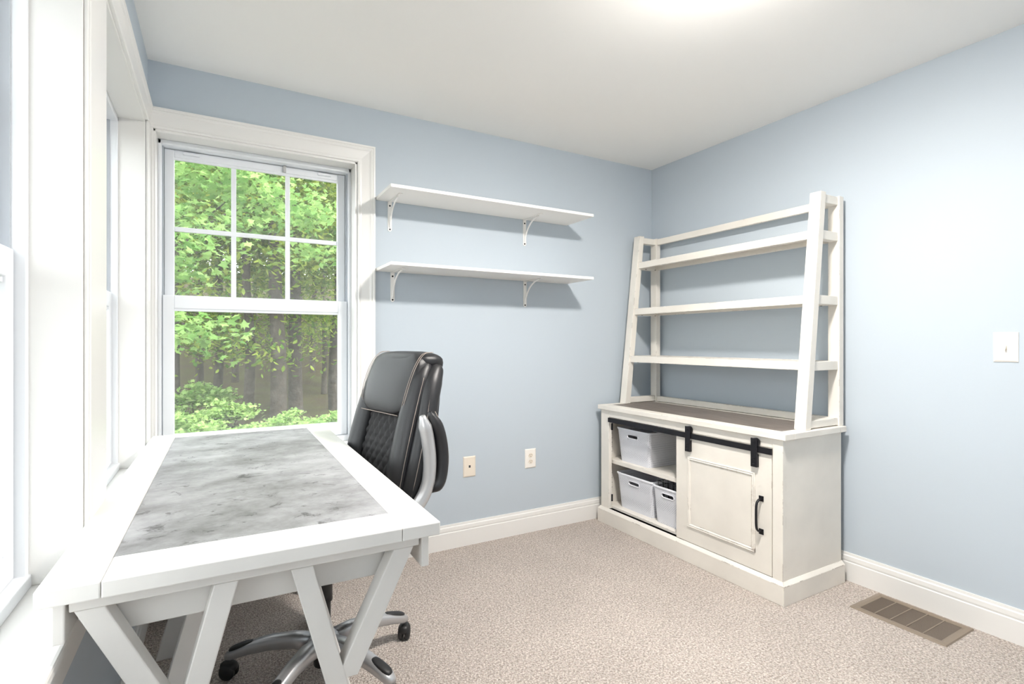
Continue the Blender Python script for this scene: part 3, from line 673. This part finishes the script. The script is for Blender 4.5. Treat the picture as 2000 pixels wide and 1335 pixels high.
# ------------------------------------------------------------------ plates on the walls, floor register
def plate_back(name, xc, zc, label, cat, m):
    t = thing(name, (xc, 0, zc - 0.06), label, cat)
    w, h = 0.0395, 0.060
    b = rings([[(xc - w + o, -d, zc - h + o), (xc + w - o, -d, zc - h + o), (xc + w - o, -d, zc + h - o), (xc - w + o, -d, zc + h - o)] for o, d in ((0, 0.0), (0, 0.003), (0.006, 0.0065))])
    obj('cover_plate', b, m, t); return t
def disc(x, z, r, y0_, y1_, n=16, sq=1.0):
    return rings([[(x + r * math.cos(a), y, z + r * sq * math.sin(a)) for a in [2 * PI * i / n for i in range(n)]] for y in (y0_, y1_)])
t = plate_back('phone_jack', -1.459, 0.458, 'ivory phone jack wall plate nearer the office chair', 'wall plate', M_ivory)
obj('jack_socket', box(-1.465, -1.453, -0.0062, -0.0072, 0.452, 0.466), M_dark, t)
for dz in (-0.041, 0.041): obj('screw', disc(-1.459, 0.458 + dz, 0.0028, -0.0064, -0.0075, 10), M_ivory, t)
t = plate_back('power_outlet', -1.037, 0.460, 'white duplex power outlet on the back wall between phone jack and sideboard', 'outlet', M_white_pl)
for dz in (0.0195, -0.0195):
    r = obj('receptacle', disc(-1.037, 0.460 + dz, 0.0165, -0.0064, -0.0082, 24, 0.85), M_ivory, t, bevel=0.0008)
    for dx in (-0.006, 0.006): obj('slot', box(-1.037 + dx - 0.0011, -1.037 + dx + 0.0011, -0.0083, -0.0078, 0.460 + dz, 0.460 + dz + 0.008), M_dark, r)
    obj('ground_hole', disc(-1.037, 0.460 + dz - 0.007, 0.0026, -0.0083, -0.0078, 10), M_dark, r)
obj('screw', disc(-1.037, 0.460, 0.0028, -0.0064, -0.0075, 10), M_white_pl, t)
sw = thing('light_switch', (0, -1.958, 1.11), 'white toggle light switch on the right wall', 'light switch')
yc, zc = -1.958, 1.1705
b = rings([[(-d, yc - 0.0385 + o, zc - 0.0595 + o), (-d, yc + 0.0385 - o, zc - 0.0595 + o), (-d, yc + 0.0385 - o, zc + 0.0595 - o), (-d, yc - 0.0385 + o, zc + 0.0595 - o)] for o, d in ((0, 0.0), (0, 0.003), (0.006, 0.0065))])
obj('cover_plate', b, M_white_pl, sw)
obj('toggle_surround', box(-0.0072, -0.006, yc - 0.005, yc + 0.005, zc - 0.012, zc + 0.012), M_ivory, sw)
obj('toggle', hexa([(-0.007, yc - 0.0035, zc - 0.004), (-0.007, yc + 0.0035, zc - 0.004), (-0.007, yc + 0.0035, zc + 0.009), (-0.007, yc - 0.0035, zc + 0.009), (-0.018, yc - 0.003, zc - 0.012), (-0.018, yc + 0.003, zc - 0.012), (-0.017, yc + 0.003, zc - 0.004), (-0.017, yc - 0.003, zc - 0.004)]), M_white_pl, sw, bevel=0.001)
for dz in (-0.030, 0.030):
    obj('screw', rings([[(x, yc + 0.003 * math.cos(a), zc + dz + 0.003 * math.sin(a)) for a in [2 * PI * i / 10 for i in range(10)]] for x in (-0.0064, -0.0075)]), M_ivory, sw)

vent = thing('floor_register', (-0.155, -1.685, 0), 'brown metal floor register set in the carpet by the right wall', 'vent')
vx0, vx1, vy0, vy1 = -0.280, -0.030, -1.868, -1.508
b = bmesh.new(); fr = 0.030
def vr(o, z): return [(vx0 + o, vy0 + o, z), (vx1 - o, vy0 + o, z), (vx1 - o, vy1 - o, z), (vx0 + o, vy1 - o, z)]
rings([vr(0, 0.0005), vr(0.003, 0.006), vr(fr * 0.6, 0.008), vr(fr, 0.004), vr(fr, 0.0008)], cap=False, bm=b)
obj('frame', b, M_vent, vent)
obj('duct_shade_plate', box(vx0 + fr, vx1 - fr, vy0 + fr, vy1 - fr, 0.0006, 0.0012), M_dark, vent)  # flat dark plate under the louvers; the duct's shade is its colour
for i in range(1, 5):
    y = vy0 + fr + (vy1 - vy0 - 2 * fr) * i / 5; obj('cross_bar', box(vx0 + fr, vx1 - fr, y - 0.0022, y + 0.0022, 0.001, 0.0058), M_vent, vent)
b = bmesh.new()
for i in range(1, 20):
    x = vx0 + fr + (vx1 - vx0 - 2 * fr) * i / 20
    hexa([(x - 0.0035, vy0 + fr, 0.0012), (x - 0.0015, vy0 + fr, 0.0012), (x - 0.0015, vy1 - fr, 0.0012), (x - 0.0035, vy1 - fr, 0.0012), (x + 0.0005, vy0 + fr, 0.0052), (x + 0.0030, vy0 + fr, 0.0052), (x + 0.0030, vy1 - fr, 0.0052), (x + 0.0005, vy1 - fr, 0.0052)], b)
obj('louvers', b, M_ventd, vent)

# ------------------------------------------------------------------ ceiling lamp (just above the top of the frame)
lamp = thing('ceiling_lamp', (-1.37, -1.69, H), 'round flush ceiling lamp with frosted glass dome', 'lamp')
obj('lamp_base', lathe([(0.001, H), (0.130, H), (0.134, H - 0.040), (0.130, H - 0.045), (0.122, H - 0.045), (0.120, H - 0.030), (0.001, H - 0.028)], -1.37, -1.69, 32), M_steel, lamp, smooth=True)
M_glow = bpy.data.materials.new('frosted_lamp_glass'); M_glow.use_nodes = True
_b = M_glow.node_tree.nodes['Principled BSDF']; _b.inputs['Emission Color'].default_value = (1, 0.95, 0.89, 1); _b.inputs['Emission Strength'].default_value = 215
obj('lamp_dome', lathe([(0.119, H - 0.036), (0.117, H - 0.046), (0.100, H - 0.060), (0.06, H - 0.070), (0.001, H - 0.074)], -1.37, -1.69, 32), M_glow, lamp, smooth=True)

# ------------------------------------------------------------------ outdoors: ground, trees, shrubs
GZ = -0.75
bm = bmesh.new(); GN = 40; V = []
for j in range(GN + 1):
    row = []
    for i in range(GN + 1):
        x, y = -50 + 90 * i / GN, -30 + 100 * j / GN
        z = GZ + 0.35 * mnoise.noise(Vector((x * 0.15, y * 0.15, 0))) + (0.0 if y < 18 else 0.20 * (y - 18)) * (1 if x > -12 else 0.4)
        if -6 < x < 3 and -6 < y < 3: z = min(z, GZ)
        row.append(bm.verts.new((x, y, z)))
    V.append(row)
for j in range(GN):
    for i in range(GN): bm.faces.new((V[j][i], V[j][i + 1], V[j + 1][i + 1], V[j + 1][i]))
props(obj('ground', bm, M_earth, smooth=True), kind='structure')

def px_x(px, D):                    # x at ground distance D (along y from the camera) for a picture column
    return CX + math.tan(math.atan((px - 1000) / 1019.6) + YAW) * D
MAPLE = [(0, -0.5), (0.10, -0.18), (0.42, -0.30), (0.34, -0.05), (0.52, 0.16), (0.25, 0.18), (0.0, 0.55), (-0.25, 0.18), (-0.52, 0.16), (-0.34, -0.05), (-0.42, -0.30), (-0.10, -0.18)]
SIMPLE = [(0, -0.5), (0.24, -0.1), (0.2, 0.2), (0, 0.5), (-0.2, 0.2), (-0.24, -0.1)]
def crown_mesh(name, m, clumps, per, size, shape, seed, rad=0.55):
    """leaf polygons gathered in flat-ish sprays around given clump centres"""
    rnd = random.Random(seed); vs, fs = [], []
    for c in clumps:
        for _ in range(per):
            p = Vector(c) + Vector((rnd.gauss(0, rad), rnd.gauss(0, rad), rnd.gauss(0, rad * 0.36)))
            R = Matrix.Rotation(rnd.uniform(0, 2 * PI), 3, 'Z') @ Matrix.Rotation(rnd.gauss(0, 0.55), 3, 'X') @ Matrix.Rotation(rnd.gauss(0, 0.4), 3, 'Y')
            s = size * rnd.uniform(0.7, 1.25); k = len(vs)
            vs += [p + R @ Vector((x * s, y * s, -0.25 * s * abs(x))) for x, y in shape]; fs.append(tuple(range(k, k + len(shape))))
    me = bpy.data.meshes.new(name); me.from_pydata(vs, [], fs); me.materials.append(m); return me
def trunk_bm(r, h, lean_=(0, 0), branches=(), seed=1):
    rnd = random.Random(seed)
    P = [Vector((lean_[0] * k * k + 0.05 * rnd.uniform(-1, 1) * (k > 0), lean_[1] * k * k + 0.05 * rnd.uniform(-1, 1) * (k > 0), -0.4 + (h + 0.4) * k)) for k in [i / 8 for i in range(9)]]
    bm = tube(P, r, 12, side=Vector((1, 0, 0)), smooth=2, taper=lambda t: (1.35 - 1.2 * t * 5) if t < 0.06 else 1.0 - 0.72 * t)
    for a, b in branches: tube([a, (Vector(a) + Vector(b)) / 2 + Vector((0, 0, 0.15)), b], r * 0.22, 6, bm, smooth=3, taper=lambda t: 1 - 0.8 * t)
    return bm
def tree(name, label, group, loc, r, h, crown, lean_=(0, 0), branches=(), seed=1, rz=0.0, sc=1.0):
    t = thing(name, loc, label, 'tree', group, rotz=rz)
    obj('trunk', trunk_bm(r, h, lean_, branches, seed), M_bark, t, smooth=True, local=True)
    o = bpy.data.objects.new('foliage', crown); COL.objects.link(o); o.parent = t; o.scale = (sc, sc, sc); o['kind'] = 'stuff'
    return t
rnd = random.Random(3)
def ell(n, rx, rz_, zc, seed, hollow=0.35):
    q = random.Random(seed); out = []
    while len(out) < n:
        x, y, z = q.uniform(-1, 1), q.uniform(-1, 1), q.uniform(-1, 1); d = x * x + y * y + z * z
        if hollow < d < 1: out.append((x * rx, y * rx, zc + z * rz_))
    return out
CR = [crown_mesh('foliage_high', M_leafB, ell(70, 2.6, 2.6, 6.6, 11), 100, 0.155, SIMPLE, 21, 0.55),
      crown_mesh('foliage_wide', M_leafB, ell(80, 3.0, 2.2, 5.4, 12), 100, 0.15, SIMPLE, 22, 0.6),
      crown_mesh('foliage_low', M_leafB, ell(80, 2.4, 3.0, 4.4, 13), 95, 0.145, SIMPLE, 23, 0.55)]
# trunks that can be told apart through the lower sash: (picture column, distance, radius, label)
TR = [(341, 15, 0.10, 'slim forest tree at the far left of the back window view'),
      (388, 19, 0.13, 'thin forest tree left of centre in the back window view'),
      (430, 16, 0.13, 'dark forest tree beneath the maple branch in the back window view'),
      (459, 23, 0.14, 'distant slim tree behind the left muntin of the back window'),
      (486, 14, 0.13, 'dark straight tree just left of the two thick trunks'),
      (541, 13.5, 0.20, 'thick grey-brown tree, left one of the two thick trunks in the window'),
      (579, 14.5, 0.19, 'thick grey-brown tree, right one of the two thick trunks in the window'),
      (612, 24, 0.13, 'distant thin tree right of the two thick trunks'),
      (632, 20, 0.11, 'thin tree near the right edge of the back window view'),
      (653, 15, 0.14, 'pale tree at the right edge of the back window view')]
for i, (px, D, r, lab) in enumerate(TR):
    tree('forest_tree', lab, 'forest trees seen through the back window', (px_x(px, D), CY + D, GZ + 0.20 * max(0, CY + D - 18) - 0.1), r, 9.5, CR[i % 3], (rnd.uniform(-0.4, 0.4), rnd.uniform(-0.3, 0.3)), seed=i, rz=rnd.uniform(0, 6), sc=rnd.uniform(0.85, 1.1))
for i in range(16):
    D = rnd.uniform(26, 46); px = 250 + 34 * (i % 15) + rnd.uniform(-12, 12)
    tree('forest_tree', 'distant forest tree in the dense woods beyond the back window', 'distant woods beyond the back window', (px_x(px, D), CY + D, GZ + 0.20 * max(0, CY + D - 18) - 0.1), rnd.uniform(0.10, 0.2), 11, CR[rnd.randrange(3)], seed=40 + i, rz=rnd.uniform(0, 6), sc=rnd.uniform(1.0, 1.35))
YT = [(-17, 9.0, 'leafy tree standing beyond the corner of the yard, nearest of the yard trees'), (-24, 14.0, 'leafy yard tree behind the nearest yard tree'), (-27, 3.0, 'leafy tree far across the side yard')]
for i, (x, y, lab) in enumerate(YT):
    tree('yard_tree', lab, 'trees in the side yard', (x, y, GZ), 0.16, 9, CR[i % 3], seed=80 + i, rz=rnd.uniform(0, 6))
# near maple with pale sprays across the upper sash
mx, my = px_x(300, 8.2), CY + 8.2
cl = [Vector((px_x(p, D) - mx, CY + D - my, CZ + (667.5 - v) / 1019.6 * D * 0.99 - GZ)) for p, v, D in ((350, 540, 6.6), (370, 470, 6.8), (390, 400, 7), (430, 370, 7), (350, 500, 6.4), (470, 400, 7.2), (500, 350, 7.4), (530, 430, 7.5), (410, 340, 7), (560, 400, 7.8), (600, 440, 8), (350, 640, 6.4), (375, 655, 6.6), (345, 380, 7), (480, 460, 7.4), (620, 500, 8.2), (640, 420, 8.4), (300, 450, 7), (300, 560, 7))]
tree('maple_tree', 'pale green maple with leafy branches reaching across the upper sash', None, (mx, my, GZ), 0.10, 7, crown_mesh('foliage_maple', M_leafA, cl, 120, 0.105, MAPLE, 31, 0.26), branches=[((0, 0, 2.2), cl[1]), ((0, 0, 2.6), cl[5]), ((0, 0, 3.0), cl[9]), ((0, 0, 1.8), cl[11])], seed=99)
# shrubs
SH = crown_mesh('foliage_shrub', M_leafC, ell(24, 0.55, 0.36, 0.5, 51, 0.15), 62, 0.09, MAPLE, 52, 0.12)
SB = [(345, 815, 10.6, 1.0, 'pale leafy shrub at the lower left of the window view'), (402, 835, 9.0, 0.8, 'low leafy shrub at the bottom of the window view'), (437, 800, 12.4, 1.0, 'leafy shrub behind the low shrub below the tall trunks'),
      (478, 822, 10.2, 0.75, 'bright low shrub left of the bare patch of ground'), (560, 815, 11.2, 0.85, 'bright leafy shrub right of the bare patch of ground'), (604, 830, 9.2, 0.7, 'small bright shrub beneath the thick trunks'), (655, 815, 10.4, 0.9, 'bright leafy shrub at the lower right of the window view'), (385, 790, 14.6, 1.3, 'taller shrub among the trunks at the left')]
for px, v, D, s, lab in SB:
    x, y = px_x(px, D), CY + D
    t = thing('shrub', (x, y, GZ - 0.1), lab, 'shrub', 'shrubs below the trees', rotz=rnd.uniform(0, 6))
    o = bpy.data.objects.new('foliage', SH); COL.objects.link(o); o.parent = t; o.scale = (s, s, s * 0.95); o['kind'] = 'stuff'
    b = bmesh.new()
    for k in range(5): a = k * 1.26; tube([(0, 0, -0.1), (0.25 * s * math.cos(a), 0.25 * s * math.sin(a), 0.45 * s)], 0.012, 5, b, side=Vector((1, 0, 0.01)))
    obj('stem', b, M_bark, t, local=True)
